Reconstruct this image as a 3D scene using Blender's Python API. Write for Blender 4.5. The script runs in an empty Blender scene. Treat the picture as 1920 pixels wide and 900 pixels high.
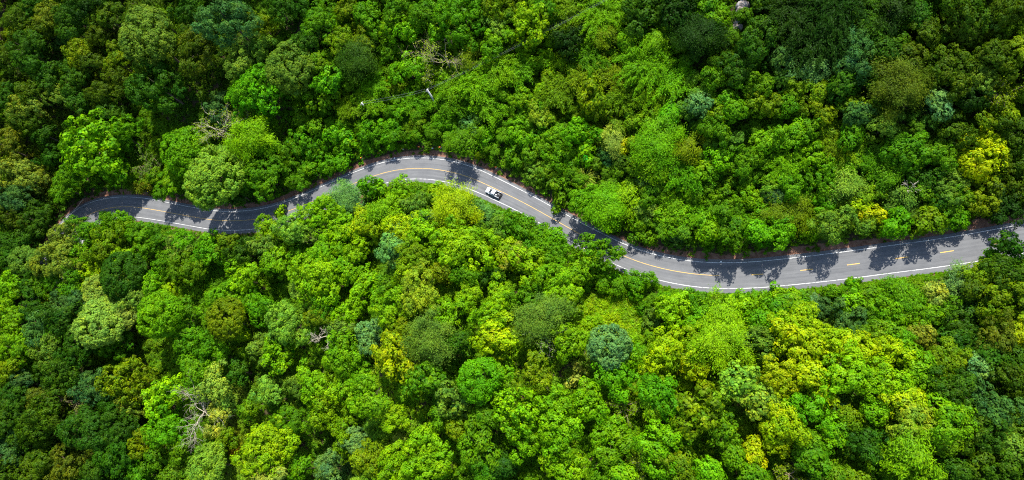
import bpy, math, random
import numpy as np
from mathutils import Matrix, Vector

# ------------------------------------------------------------------ camera, sky, sun, exposure
sc = bpy.context.scene
F, CX, CY = 1280.0, 960.0, 450.0            # focal length and centre in pixels of the 1920x900 frame
NADIR = (1230.0, 850.0)                     # pixel straight below the drone
n_c = np.array([(NADIR[0]-CX)/F, -(NADIR[1]-CY)/F, -1.0])
up_c = -n_c/np.linalg.norm(n_c)
yw = np.array([0, 1.0, 0]) - up_c*up_c[1]; yw /= np.linalg.norm(yw)
xw = np.cross(yw, up_c)
RWC = np.array([xw, yw, up_c])              # camera vector -> world vector
CAM = RWC @ np.array([0, 0, 201.0])         # the frame's centre looks at the world origin
cam_d = bpy.data.cameras.new('camera'); cam = bpy.data.objects.new('camera', cam_d)
sc.collection.objects.link(cam); sc.camera = cam
cam_d.sensor_width = 36; cam_d.lens = 36*F/1920; cam_d.clip_end = 20000; cam_d.clip_start = 1
M4 = Matrix.Identity(4)
for i in range(3):
    for j in range(3): M4[i][j] = RWC[i][j]
    M4[i][3] = CAM[i]
cam.matrix_world = M4

SUN_EL, SUN_AZ = math.radians(56), math.radians(8)   # azimuth east of +Y
to_sun = Vector((math.sin(SUN_AZ)*math.cos(SUN_EL), math.cos(SUN_AZ)*math.cos(SUN_EL), math.sin(SUN_EL)))
w = bpy.data.worlds.new('World'); sc.world = w; w.use_nodes = True
nt = w.node_tree; nt.nodes.clear()
sky = nt.nodes.new('ShaderNodeTexSky'); sky.sky_type = 'NISHITA'; sky.sun_disc = False
sky.sun_elevation = SUN_EL; sky.sun_rotation = SUN_AZ
bg = nt.nodes.new('ShaderNodeBackground'); bg.inputs[1].default_value = 0.15
wo = nt.nodes.new('ShaderNodeOutputWorld')
nt.links.new(sky.outputs[0], bg.inputs[0]); nt.links.new(bg.outputs[0], wo.inputs[0])
sl = bpy.data.lights.new('sun', 'SUN'); sl.energy = 4.6; sl.angle = math.radians(0.5); sl.color = (1.0, 0.96, 0.88)
so = bpy.data.objects.new('sun', sl); sc.collection.objects.link(so)
so.rotation_euler = to_sun.to_track_quat('Z', 'Y').to_euler(); so.location = (0, 0, 150)
sc.view_settings.view_transform = 'Standard'; sc.view_settings.look = 'None'
sc.view_settings.gamma = 1; sc.view_settings.exposure = 1.12; sc.view_settings.use_curve_mapping = False
sc.cycles.max_bounces = 6; sc.cycles.diffuse_bounces = 3; sc.cycles.glossy_bounces = 2
sc.cycles.transmission_bounces = 4; sc.cycles.transparent_max_bounces = 4
sc.cycles.use_denoising = False; sc.cycles.filter_width = 1.15
COL = sc.collection
RNG = np.random.default_rng(7); random.seed(7)

def ray(px, py):
    d = RWC @ np.array([(px-CX)/F, -(py-CY)/F, -1.0]); return d/np.linalg.norm(d)
def project(p):
    v = RWC.T @ (np.asarray(p, float)-CAM); return CX+F*v[0]/-v[2], CY-F*v[1]/-v[2], -v[2]

# ------------------------------------------------------------------ the road line and the terrain
GRADE = 0.10
UP = [(60,560),(72,510),(86,470),(107,430),(122,413),(143,398),(164,386),(190,375.5),(216,370),(242,368),(276,372),(320,381),(372,391.5),
      (424,397),(463,395),(503,389),(542,377),(562,368),(603,349.6),(645,331),(687,314),(728,301.7),(770,297),(812,296.5),
      (843,300),(874,308),(922,328),(978,357),(1031,385.6),(1081,412.5),(1133,440),(1187.5,465),(1229,478),(1271,485.6),
      (1312,490.4),(1352,492.5),(1396,492.3),(1436,489.4),(1520.6,479.6),(1605,469),(1675,460.5),(1745.6,450),(1830,436.6),
      (1920,420),(2010,402),(2120,380),(2260,352)]
CE = [(92,575),(102,525),(116,482),(128,440),(147,414.6),(169,400),(195.4,390.6),(226.7,387),(258,388),(294,394),(346.5,404),(398.5,413),(437.6,414.6),
      (476.7,412),(515.7,404),(548,393.5),(582.5,379),(624,361.5),(655,347.5),(687,334),(728,321),(759.6,316),(791,314.8),(822,317.3),
      (853,323.5),(884.6,333.3),(924,351.5),(978,377.6),(1040,412),(1071,430),(1094,442.5),(1148,470.6),(1187.5,488),(1229,501),
      (1271,510),(1312.5,515.4),(1346,517.3),(1410.4,515.9),(1433.4,514.2),(1497.5,507.4),(1520.6,505.2),(1586,497.3),(1609.7,494.2),
      (1675.8,485.2),(1699,482.4),(1765.8,473.7),(1790.6,469.7),(1855,459),(1920,447),(2010,429),(2120,407),(2260,378)]
def on_road(px, py):                        # pixel -> point on the tilted plane the road runs on
    d = ray(px, py); t = (GRADE*CAM[0]-CAM[2])/(d[2]-GRADE*d[0]); return CAM+t*d
def resample(P, step):
    P = np.asarray(P, float); s = np.r_[0, np.cumsum(np.linalg.norm(np.diff(P, axis=0), axis=1))]
    t = np.arange(0, s[-1], step); return np.stack([np.interp(t, s, P[:, k]) for k in range(P.shape[1])], 1)
def smooth(P, n):
    k = np.hanning(2*n+1); k /= k.sum(); Q = np.pad(P, ((n, n), (0, 0)), mode='reflect', reflect_type='odd')
    return np.stack([np.convolve(Q[:, j], k, 'valid') for j in range(P.shape[1])], 1)
cline = smooth(resample([on_road(*p) for p in CE], 1.0), 9)
uline = resample([on_road(*p) for p in UP], 0.5)
half = np.array([np.min(np.linalg.norm(uline[:, :2]-c[:2], axis=1)) for c in cline])
half = smooth(half[:, None], 25)[:, 0]
tang = np.gradient(cline, axis=0); tang[:, 2] = 0; tang /= np.linalg.norm(tang, axis=1)[:, None]
nrm = np.stack([-tang[:, 1], tang[:, 0], 0*tang[:, 0]], 1)          # north (upper) side
SH_N, SH_S = 0.9, 1.3                                               # sealed shoulders outside the white lines
print('road half width', half.min(), half.mean(), half.max(), 'x', cline[0], cline[-1])

def wave(x, y, s):
    r = np.random.default_rng(s); v = 0*x
    for k in range(7):
        a = r.uniform(0, 6.28); L = r.uniform(28, 75); v = v+np.sin((x*np.cos(a)+y*np.sin(a))*6.283/L+r.uniform(0, 6.28))
    return v/2.6
def sstep(v): v = np.clip(v, 0, 1); return v*v*(3-2*v)
def axis_coords(lo, hi, step):
    c = np.arange(lo, hi+.01, step); e = 1.5*1.35**np.arange(1, 25)*step; e = np.cumsum(e)
    return np.r_[(lo-e)[::-1], c, hi+e]
GX, GY = axis_coords(-215, 190, 1.5), axis_coords(-120, 150, 1.5)
XX, YY = np.meshgrid(GX, GY, indexing='ij')
def road_near(x, y):
    x, y = np.ravel(x), np.ravel(y); idx = np.zeros(len(x), int); best = np.full(len(x), 1e18)
    for k in range(0, len(cline), 1):
        d = (x-cline[k, 0])**2+(y-cline[k, 1])**2; m = d < best; best[m] = d[m]; idx[m] = k
    sg = (x-cline[idx, 0])*nrm[idx, 0]+(y-cline[idx, 1])*nrm[idx, 1]
    return idx, np.sqrt(best), np.where(sg >= 0, 1, -1)
idx, dist, side = road_near(XX, YY)
idx = idx.reshape(XX.shape); dist = dist.reshape(XX.shape); side = side.reshape(XX.shape)
edge = half[idx]+np.where(side > 0, SH_N, SH_S)
a = np.clip(dist-edge-0.9, 0, None); xn = cline[idx, 0]
north = 0.9*sstep(a/2.5)+0.20*np.minimum(a, 140)+5*sstep((a-8)/40)
amp = 7.5*sstep((xn+75)/45)-3.5*(1-sstep((xn+95)/40))
south = amp*sstep(a/38)*(1-1.15*sstep((a-40)/70))-0.10*np.clip(a-30, 0, 150)
HH = cline[idx, 2]+np.where(side > 0, north, south)+1.7*wave(XX, YY, 3)*sstep((a-2)/22)
HH = np.where(a <= 0, cline[idx, 2]-0.22, HH-0.06)
def height(x, y):
    i = int(np.clip(np.searchsorted(GX, x)-1, 0, len(GX)-2)); j = int(np.clip(np.searchsorted(GY, y)-1, 0, len(GY)-2))
    u = (x-GX[i])/(GX[i+1]-GX[i]); v = (y-GY[j])/(GY[j+1]-GY[j])
    return HH[i, j]*(1-u)*(1-v)+HH[i+1, j]*u*(1-v)+HH[i, j+1]*(1-u)*v+HH[i+1, j+1]*u*v
def heights(x, y):
    i = np.clip(np.searchsorted(GX, x)-1, 0, len(GX)-2); j = np.clip(np.searchsorted(GY, y)-1, 0, len(GY)-2)
    u = (x-GX[i])/(GX[i+1]-GX[i]); v = (y-GY[j])/(GY[j+1]-GY[j])
    return HH[i, j]*(1-u)*(1-v)+HH[i+1, j]*u*(1-v)+HH[i, j+1]*(1-u)*v+HH[i+1, j+1]*u*v
def place(px, py, zc):                      # ground point whose mark zc above the ground shows at that pixel
    d = ray(px, py); z = zc
    for _ in range(25):
        t = (z-CAM[2])/d[2]; p = CAM+t*d; z = .5*z+.5*(height(p[0], p[1])+zc)
    return np.array([p[0], p[1], height(p[0], p[1])]), np.linalg.norm(p-CAM)

# ------------------------------------------------------------------ materials
def mat(name):
    m = bpy.data.materials.new(name); m.use_nodes = True; m.node_tree.nodes.clear()
    return m, m.node_tree.nodes, m.node_tree.links
def simple(name, col, rough=.6, metal=0., spec=.5):
    m, N, L = mat(name); b = N.new('ShaderNodeBsdfPrincipled'); o = N.new('ShaderNodeOutputMaterial')
    b.inputs['Base Color'].default_value = (*col, 1); b.inputs['Roughness'].default_value = rough
    b.inputs['Metallic'].default_value = metal; b.inputs['Specular IOR Level'].default_value = spec
    L.new(b.outputs[0], o.inputs[0]); return m
def leaf_material(name, stuff=False):
    m, N, L = mat(name); o = N.new('ShaderNodeOutputMaterial')
    if stuff:
        c = N.new('ShaderNodeAttribute'); c.attribute_type = 'INSTANCER'; c.attribute_name = 'col'; cs = c.outputs['Color']
    else:
        c = N.new('ShaderNodeObjectInfo'); cs = c.outputs['Color']
    t = N.new('ShaderNodeAttribute'); t.attribute_name = 'tint'
    mu = N.new('ShaderNodeMix'); mu.data_type = 'RGBA'; mu.blend_type = 'MULTIPLY'; mu.inputs[0].default_value = 1
    L.new(cs, mu.inputs[6]); L.new(t.outputs['Color'], mu.inputs[7])
    g = N.new('ShaderNodeNewGeometry'); n = N.new('ShaderNodeTexNoise'); n.inputs['Scale'].default_value = .16; n.inputs['Detail'].default_value = 3
    L.new(g.outputs['Position'], n.inputs['Vector'])
    r = N.new('ShaderNodeValToRGB'); r.color_ramp.elements[0].position = .34; r.color_ramp.elements[0].color = (.80, .88, .85, 1)
    r.color_ramp.elements[1].position = .66; r.color_ramp.elements[1].color = (1.15, 1.08, .85, 1)
    L.new(n.outputs[0], r.inputs[0])
    m2 = N.new('ShaderNodeMix'); m2.data_type = 'RGBA'; m2.blend_type = 'MULTIPLY'; m2.inputs[0].default_value = 1
    L.new(mu.outputs[2], m2.inputs[6]); L.new(r.outputs[0], m2.inputs[7])
    d = N.new('ShaderNodeBsdfDiffuse'); tr = N.new('ShaderNodeBsdfTranslucent'); gl = N.new('ShaderNodeBsdfGlossy')
    gl.inputs['Roughness'].default_value = .5; gl.inputs['Color'].default_value = (.6, .65, .6, 1)
    m3 = N.new('ShaderNodeMix'); m3.data_type = 'RGBA'; m3.blend_type = 'MULTIPLY'; m3.inputs[0].default_value = 1
    m3.inputs[7].default_value = (1.0, 1.12, .4, 1)
    L.new(m2.outputs[2], m3.inputs[6])
    L.new(m2.outputs[2], d.inputs[0]); L.new(m3.outputs[2], tr.inputs[0])
    x1 = N.new('ShaderNodeMixShader'); x1.inputs[0].default_value = .32
    x2 = N.new('ShaderNodeMixShader'); x2.inputs[0].default_value = .006
    L.new(d.outputs[0], x1.inputs[1]); L.new(tr.outputs[0], x1.inputs[2])
    L.new(x1.outputs[0], x2.inputs[1]); L.new(gl.outputs[0], x2.inputs[2]); L.new(x2.outputs[0], o.inputs[0])
    return m
LEAF = leaf_material('leaves'); LEAF_S = leaf_material('understory_leaves', True)
def ramp_mat(name, stops, scale, rough=.9, detail=6, bump=0., coord='Object', stretch=(1, 1, 1)):
    m, N, L = mat(name); b = N.new('ShaderNodeBsdfPrincipled'); o = N.new('ShaderNodeOutputMaterial')
    tc = N.new('ShaderNodeTexCoord'); mp = N.new('ShaderNodeMapping'); mp.inputs['Scale'].default_value = stretch
    n = N.new('ShaderNodeTexNoise'); n.inputs['Scale'].default_value = scale; n.inputs['Detail'].default_value = detail
    r = N.new('ShaderNodeValToRGB')
    while len(r.color_ramp.elements) < len(stops): r.color_ramp.elements.new(.5)
    for e, (p, c) in zip(r.color_ramp.elements, stops): e.position = p; e.color = (*c, 1)
    L.new(tc.outputs[coord], mp.inputs[0]); L.new(mp.outputs[0], n.inputs['Vector']); L.new(n.outputs[0], r.inputs[0])
    L.new(r.outputs[0], b.inputs['Base Color']); b.inputs['Roughness'].default_value = rough; b.inputs['Specular IOR Level'].default_value = .2
    if bump:
        bp = N.new('ShaderNodeBump'); bp.inputs['Strength'].default_value = bump; L.new(n.outputs[0], bp.inputs['Height']); L.new(bp.outputs[0], b.inputs['Normal'])
    L.new(b.outputs[0], o.inputs[0]); return m
GROUND = ramp_mat('forest_floor', [(.3, (.022, .02, .008)), (.5, (.05, .035, .016)), (.62, (.03, .045, .01)), (.8, (.09, .05, .028))], .35, bump=.3)
SOIL = ramp_mat('red_soil', [(.3, (.10, .045, .026)), (.5, (.17, .085, .055)), (.7, (.22, .13, .085)), (.85, (.10, .10, .03))], 1.1, bump=.4)
BARK = ramp_mat('bark', [(.3, (.07, .05, .035)), (.7, (.17, .13, .09))], 3, stretch=(1, 1, .25))
DEAD = ramp_mat('bleached_wood', [(.3, (.30, .26, .19)), (.7, (.48, .43, .33))], 3, stretch=(1, 1, .3))
DEADB = ramp_mat('brown_dead_wood', [(.3, (.14, .10, .06)), (.7, (.26, .21, .13))], 3, stretch=(1, 1, .3))
DEADT = ramp_mat('tan_dead_wood', [(.3, (.22, .17, .10)), (.7, (.40, .33, .22))], 3, stretch=(1, 1, .3))
ROCK = ramp_mat('grey_brown_rock', [(.3, (.10, .08, .065)), (.5, (.24, .20, .17)), (.7, (.46, .43, .40))], .9, bump=.6)
# asphalt: grain, long wheel streaks following the road (uv.x along, uv.y across), patches and hairline seams
ASPH, N, L = mat('asphalt'); b = N.new('ShaderNodeBsdfPrincipled'); o = N.new('ShaderNodeOutputMaterial')
uv = N.new('ShaderNodeUVMap'); mp = N.new('ShaderNodeMapping'); mp.inputs['Scale'].default_value = (.02, 1.6, 1)
n1 = N.new('ShaderNodeTexNoise'); n1.inputs['Scale'].default_value = 1; n1.inputs['Detail'].default_value = 5
mp2 = N.new('ShaderNodeMapping'); mp2.inputs['Scale'].default_value = (.25, .5, 1)
n2 = N.new('ShaderNodeTexNoise'); n2.inputs['Scale'].default_value = 1; n2.inputs['Detail'].default_value = 8; n2.inputs['Roughness'].default_value = .7
L.new(uv.outputs[0], mp.inputs[0]); L.new(mp.outputs[0], n1.inputs['Vector']); L.new(uv.outputs[0], mp2.inputs[0]); L.new(mp2.outputs[0], n2.inputs['Vector'])
ad = N.new('ShaderNodeMath'); ad.operation = 'ADD'; L.new(n1.outputs[0], ad.inputs[0]); L.new(n2.outputs[0], ad.inputs[1])
hf = N.new('ShaderNodeMath'); hf.operation = 'MULTIPLY'; hf.inputs[1].default_value = .5; L.new(ad.outputs[0], hf.inputs[0])
r = N.new('ShaderNodeValToRGB'); r.color_ramp.elements[0].position = .3; r.color_ramp.elements[0].color = (.076, .079, .085, 1)
r.color_ramp.elements[1].position = .7; r.color_ramp.elements[1].color = (.156, .158, .162, 1)
L.new(hf.outputs[0], r.inputs[0]); L.new(r.outputs[0], b.inputs['Base Color']); b.inputs['Roughness'].default_value = .85
b.inputs['Specular IOR Level'].default_value = .25; L.new(b.outputs[0], o.inputs[0])
def paint_mat(name, c, worn):
    m, N, L = mat(name); b = N.new('ShaderNodeBsdfPrincipled'); o = N.new('ShaderNodeOutputMaterial')
    g = N.new('ShaderNodeNewGeometry'); n = N.new('ShaderNodeTexNoise'); n.inputs['Scale'].default_value = 1.3; n.inputs['Detail'].default_value = 6
    r = N.new('ShaderNodeValToRGB'); r.color_ramp.elements[0].position = .34; r.color_ramp.elements[0].color = (*worn, 1)
    r.color_ramp.elements[1].position = .54; r.color_ramp.elements[1].color = (*c, 1)
    L.new(g.outputs['Position'], n.inputs['Vector']); L.new(n.outputs[0], r.inputs[0]); L.new(r.outputs[0], b.inputs['Base Color'])
    b.inputs['Roughness'].default_value = .7; L.new(b.outputs[0], o.inputs[0]); return m
WHITE = paint_mat('white_road_paint', (.62, .62, .60), (.24, .24, .24)); YELL = paint_mat('yellow_road_paint', (.60, .37, .07), (.36, .25, .10))

# ------------------------------------------------------------------ mesh helpers
def raw_mesh(name, V, Q, tint=None, material=None, smooth_f=False):
    V = np.asarray(V, np.float32); Q = np.asarray(Q, np.int32); m = bpy.data.meshes.new(name); k = Q.shape[1]
    m.vertices.add(len(V)); m.vertices.foreach_set('co', V.ravel())
    m.loops.add(Q.size); m.loops.foreach_set('vertex_index', Q.ravel())
    m.polygons.add(len(Q)); m.polygons.foreach_set('loop_start', np.arange(0, Q.size, k, dtype=np.int32))
    if smooth_f: m.polygons.foreach_set('use_smooth', np.ones(len(Q), bool))
    if tint is not None:
        at = m.attributes.new('tint', 'FLOAT_COLOR', 'POINT'); at.data.foreach_set('color', np.asarray(tint, np.float32).ravel())
    if material: m.materials.append(material)
    m.update(calc_edges=True); return m
def link(name, data, parent=None, loc=None, rot=None, scl=None):
    o = bpy.data.objects.new(name, data); COL.objects.link(o)
    if parent: o.parent = parent
    if loc is not None: o.location = loc
    if rot is not None: o.rotation_euler = rot
    if scl is not None: o.scale = scl
    return o
def tag(o, label, cat=None, group=None, kind=None):
    if label: o['label'] = label
    if cat: o['category'] = cat
    if group: o['group'] = group
    if kind: o['kind'] = kind
    return o
class MB:                                    # collects tubes and boxes into one mesh
    def __init__(s): s.V = []; s.Q = []; s.n = 0
    def add(s, V, Q):
        s.V.append(np.asarray(V, float)); s.Q.append(np.asarray(Q, int)+s.n); s.n += len(V)
    def tube(s, P, R, k=6):
        P = np.asarray(P, float); n = len(P); T = np.gradient(P, axis=0); T /= np.linalg.norm(T, axis=1)[:, None]+1e-9
        ref = np.array([0, 0, 1.]) if abs(T[0, 2]) < .9 else np.array([1., 0, 0])
        A = np.cross(T, ref); A /= np.linalg.norm(A, axis=1)[:, None]+1e-9; B = np.cross(T, A)
        th = np.arange(k)*2*np.pi/k; R = np.broadcast_to(R, n)
        V = (P[:, None]+R[:, None, None]*(np.cos(th)[None, :, None]*A[:, None]+np.sin(th)[None, :, None]*B[:, None])).reshape(-1, 3)
        Q = [[i*k+j, i*k+(j+1) % k, (i+1)*k+(j+1) % k, (i+1)*k+j] for i in range(n-1) for j in range(k)]
        V = np.vstack([V, P[0], P[-1]]); c0, c1 = len(V)-2, len(V)-1
        for j in range(0, k, 2):
            Q.append([c0, (j+2) % k, j+1, j]); Q.append([c1, (n-1)*k+j, (n-1)*k+j+1, (n-1)*k+(j+2) % k])
        s.add(V, Q)
    def box(s, c, d, taper=(1, 1), shift=0.):
        x, y, z = np.asarray(d)/2; tx, ty = taper
        V = np.array([[-x, -y, -z], [x, -y, -z], [x, y, -z], [-x, y, -z], [-x*tx+shift, -y*ty, z], [x*tx+shift, -y*ty, z], [x*tx+shift, y*ty, z], [-x*tx+shift, y*ty, z]])+np.asarray(c)
        s.add(V, [[3, 2, 1, 0], [4, 5, 6, 7], [0, 1, 5, 4], [1, 2, 6, 5], [2, 3, 7, 6], [3, 0, 4, 7]])
    def mesh(s, name, material, smooth_f=False): return raw_mesh(name, np.vstack(s.V), np.vstack(s.Q), None, material, smooth_f)

# ------------------------------------------------------------------ ground sheet, road, markings
nx, ny = XX.shape
ii, jj = np.meshgrid(np.arange(nx-1), np.arange(ny-1), indexing='ij')
Q = np.stack([ii*ny+jj, (ii+1)*ny+jj, (ii+1)*ny+jj+1, ii*ny+jj+1], -1).reshape(-1, 4)
tm = raw_mesh('hillside', np.stack([XX, YY, HH], -1).reshape(-1, 3), Q, None, GROUND, True)
tag(link('hillside', tm), None, kind='structure')
def strip(name, off_a, off_b, lift, material, i0=0, i1=None, cols=1, edge_noise=0., zfun=None):
    i1 = len(cline) if i1 is None else i1; P = cline[i0:i1]; Nn = nrm[i0:i1]; A = np.broadcast_to(off_a, len(cline))[i0:i1]; Bv = np.broadcast_to(off_b, len(cline))[i0:i1]
    V = []; U = []
    r = np.random.default_rng(len(name)); na = edge_noise*np.convolve(r.normal(size=len(P)+6), np.ones(7)/3, 'valid')
    for c in range(cols+1):
        f = c/cols; off = A*(1-f)+Bv*f+(na if c == cols else 0); p = P+Nn*off[:, None]
        z = P[:, 2]+lift if zfun is None else zfun(p, P, f)
        V.append(np.c_[p[:, :2], z]); U.append(np.c_[np.arange(i0, i1), off])
    V = np.stack(V, 1).reshape(-1, 3); U = np.stack(U, 1).reshape(-1, 2); k = cols+1; n = len(P)
    Q = np.array([[i*k+c, (i+1)*k+c, (i+1)*k+c+1, i*k+c+1] for i in range(n-1) for c in range(cols)])
    if np.mean(A) > np.mean(Bv): pass
    else: Q = Q
    m = raw_mesh(name, V, Q, None, material, True)
    l = m.uv_layers.new(name='UVMap'); l.data.foreach_set('uv', U[Q.ravel()].astype(np.float32).ravel())
    return m
road = tag(link('road', strip('road', -(half+SH_S), half+SH_N, 0, ASPH, cols=8)), None, kind='structure')
def verge_z(p, P, f): return np.maximum(heights(p[:, 0], p[:, 1])+.03, P[:, 2]-.30) if f > .01 else P[:, 2]-.02
tag(link('roadside_verge', strip('verge_n', half+SH_N-.05, half+SH_N+1.7, 0, SOIL, cols=4, edge_noise=.35, zfun=verge_z)), None, kind='structure')
tag(link('roadside_verge', strip('verge_s', -(half+SH_S-.05), -(half+SH_S+1.0), 0, SOIL, cols=4, edge_noise=.3, zfun=verge_z)), None, kind='structure')
lw = .07
link('edge_line', strip('edge_n', half-lw, half+lw, .005, WHITE), road); link('edge_line', strip('edge_s', -half-lw, -half+lw, .005, WHITE), road)
def cidx(px): 
    xs = np.array([project(c)[0] for c in cline]); return int(np.argmin(np.abs(xs-px)+(np.arange(len(xs)) < 20)*0))
XS = np.array([project(c)[0] for c in cline])
def c_at(px): return int(np.argmin(np.abs(XS[25:]-px)))+25
cl = strip('centre', -.07, .07, .005, YELL, 0, c_at(1346)+1); link('centre_line', cl, road)
for x0, x1 in [(1410.4, 1433.4), (1497.5, 1520.6), (1586, 1609.7), (1675.8, 1699), (1765.8, 1790.6), (1856, 1881)]:
    i0 = c_at(x0); i1 = max(c_at(x1), i0+3); link('centre_dash', strip('dash', -.10, .10, .005, YELL, i0, i1+1), road)

# ------------------------------------------------------------------ crowns
def unit(v): return v/(np.linalg.norm(v, axis=-1, keepdims=True)+1e-9)
def cap_dirs(n, zmin, rng, jit=.25):
    i = np.arange(n)+.5; z = 1-i/n*(1-zmin); az = i*2.39996+rng.uniform(0, 6.28); s = np.sqrt(np.clip(1-z*z, 0, 1))
    return unit(np.stack([s*np.cos(az), s*np.sin(az), z], -1)+rng.normal(size=(n, 3))*jit)
def leaves(C, Nn, ln, wd, rng, T=None, tvar=.22):
    n = len(C); Nn = unit(Nn)
    if T is None: T = rng.normal(size=(n, 3))
    T = unit(T-Nn*np.sum(T*Nn, -1, keepdims=True)); B = np.cross(Nn, T)
    ln = (ln*rng.uniform(.65, 1.3, n))[:, None]; wd = (wd*rng.uniform(.7, 1.25, n))[:, None]
    V = np.stack([C-T*ln/2, C-B*wd/2+T*ln*.06, C+T*ln/2-Nn*ln*.12, C+B*wd/2+T*ln*.06], 1).reshape(-1, 3)
    v = rng.normal(1, tvar, n).clip(.45, 1.7); h = rng.normal(0, .09, n)
    t = np.stack([v*(1+h), v, v*(1-h), np.ones(n)], -1); return V, np.repeat(t, 4, 0)
def finish(name, parts, material=None):
    V = np.vstack([p[0] for p in parts]); T = np.vstack([p[1] for p in parts])
    return raw_mesh(name, V, np.arange(len(V)).reshape(-1, 4), T, material or LEAF)
def outline(rng):
    p = rng.uniform(0, 6.28, 4); am = rng.uniform(.05, .19, 3)
    return lambda d: 1+am[0]*np.sin(2*np.arctan2(d[..., 1], d[..., 0])+p[0])+am[1]*np.sin(3*np.arctan2(d[..., 1], d[..., 0])+p[1])+.6*am[2]*np.sin(5*np.arctan2(d[..., 1], d[..., 0])+p[2])
def core(R, hz, f, rng):
    n = int(30+R*R*5); d = unit(rng.normal(size=(n, 3))); d[:, 2] = np.abs(d[:, 2])*1.2-.35
    C = d*np.array([R, R, R*hz])*f*rng.uniform(.6, 1, (n, 1))
    return leaves(C, d+rng.normal(size=(n, 3))*.4, 1.1, .95, rng)
def crown_lobed(name, R, seed, hz=.66, lr=(1.2, 2.4), sub=.60, per=27, leaf=(.45, .31), dens=1.0, reach=.97, sparse=0., tvar=.15, corf=.5, pack=1.3, clump=.10, vary=(.72, 1.16), wob=1.3):
    rng = np.random.default_rng(seed); parts = [core(R, hz, corf, rng)]; F_ = outline(rng); mr = (lr[0]+lr[1])/2
    n = max(7, int(dens*2.4*(R/mr)**2)); D = cap_dirs(n, -.38, rng, .22)
    for d in D:
        if rng.random() < sparse: continue
        r = rng.uniform(*lr); c = d*(R*reach*rng.uniform(*vary)*(1+(F_(d)-1)*wob)-r*.8)*np.array([1, 1, hz]); c[2] += r*.1
        k = max(5, int(pack*(r/sub)**2)); sd = unit(cap_dirs(k, -.55, rng, .3)*np.array([1, 1, 1.0])+d*.55)
        sc_ = c+sd*(r*rng.uniform(.72, 1.0, (k, 1)))
        o = unit(rng.normal(size=(k, per, 3))+sd[:, None]*.35)*rng.uniform(.35, 1, (k, per, 1))**.5*sub*1.05
        C = (sc_[:, None]+o).reshape(-1, 3)
        Nn = (unit(o)*.55+sd[:, None]*.65+rng.normal(size=o.shape)*.30+np.array([0, 0, .25])).reshape(-1, 3)
        lv = leaves(C, Nn, leaf[0], leaf[1], rng, tvar=tvar); lt = rng.normal(0, .07); lv[1][:, :3] *= np.array([1+lt*1.4, 1+lt*.6, 1-lt])*rng.normal(1, .09); ct = np.repeat(rng.normal(0, clump, k), per*4)[:, None]; lv[1][:, :3] *= 1+ct*np.array([[1.5, .8, -.6]]); parts.append(lv)
    return finish(name, parts)
def crown_c(name, R, s): return crown_lobed(name, R, s)
def crown_s(name, R, s): return crown_lobed(name, R, s, hz=.72, lr=(.8, 1.3), sub=.34, per=13, leaf=(.36, .25), dens=1.5, reach=1.0, corf=.8, pack=1.5, clump=.06, vary=(.93, 1.04), wob=.35)
def crown_r(name, R, s): return crown_lobed(name, R, s, hz=.75, lr=(1.0, 1.6), sub=.62, per=15, leaf=(.72, .46), dens=1.05, reach=.98, sparse=.12, tvar=.22, corf=.5, clump=.16, pack=1.1)
def crown_f(name, R, s):                     # fine feathery foliage, soft outline
    rng = np.random.default_rng(s); F_ = outline(rng); parts = [core(R, .75, .6, rng)]
    n = int(.62*R*R)+9; D = cap_dirs(n, -.3, rng, .3)
    for d in D:
        r = rng.uniform(.17, .34)*R; c = d*(R*rng.uniform(.62, 1.1)*F_(d)-r*.6)*np.array([1, 1, .7])
        k = int(70+r*r*85); o = rng.normal(size=(k, 3))*r*.55; C = c+o
        out = unit(C*np.array([1, 1, 1.3])); T = out+rng.normal(size=(k, 3))*.6; Nn = out*.5+np.array([0, 0, .8])+rng.normal(size=(k, 3))*.45
        lv = leaves(C, Nn, .62, .17, rng, T); lt = rng.normal(0, .10); lv[1][:, :3] *= np.array([1+lt*1.5, 1+lt, 1-lt]); parts.append(lv)
    return finish(name, parts)
def crown_v(name, R, s):                     # arching leafy canes, as in a bamboo thicket
    rng = np.random.default_rng(s); parts = [core(R, .6, .55, rng)]; n = int(22+R*R*1.9)
    for q in range(n):
        az = rng.uniform(0, 6.28); b0 = np.array([rng.normal()*R*.28, rng.normal()*R*.28, -.35*R])
        ln = R*rng.uniform(.6, 1.15); u = np.array([math.cos(az), math.sin(az), 0]); m = 34
        t = np.linspace(.12, 1, m)[:, None]; up_ = rng.uniform(.8, 1.25)*R
        P = b0+u*ln*t**1.25+np.array([0, 0, 1.])*(up_*np.sin(t*2.35)*.85)
        T = np.gradient(P, axis=0); k = 4
        C = np.repeat(P, k, 0)+rng.normal(size=(m*k, 3))*.30; TT = unit(np.repeat(T, k, 0))+rng.normal(size=(m*k, 3))*.45-np.array([0, 0, .25])
        Nn = np.array([0, 0, 1.])+u*.2+rng.normal(size=(m*k, 3))*.45
        parts.append(leaves(C, Nn, .70, .20, rng, TT))
    return finish(name, parts)
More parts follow.
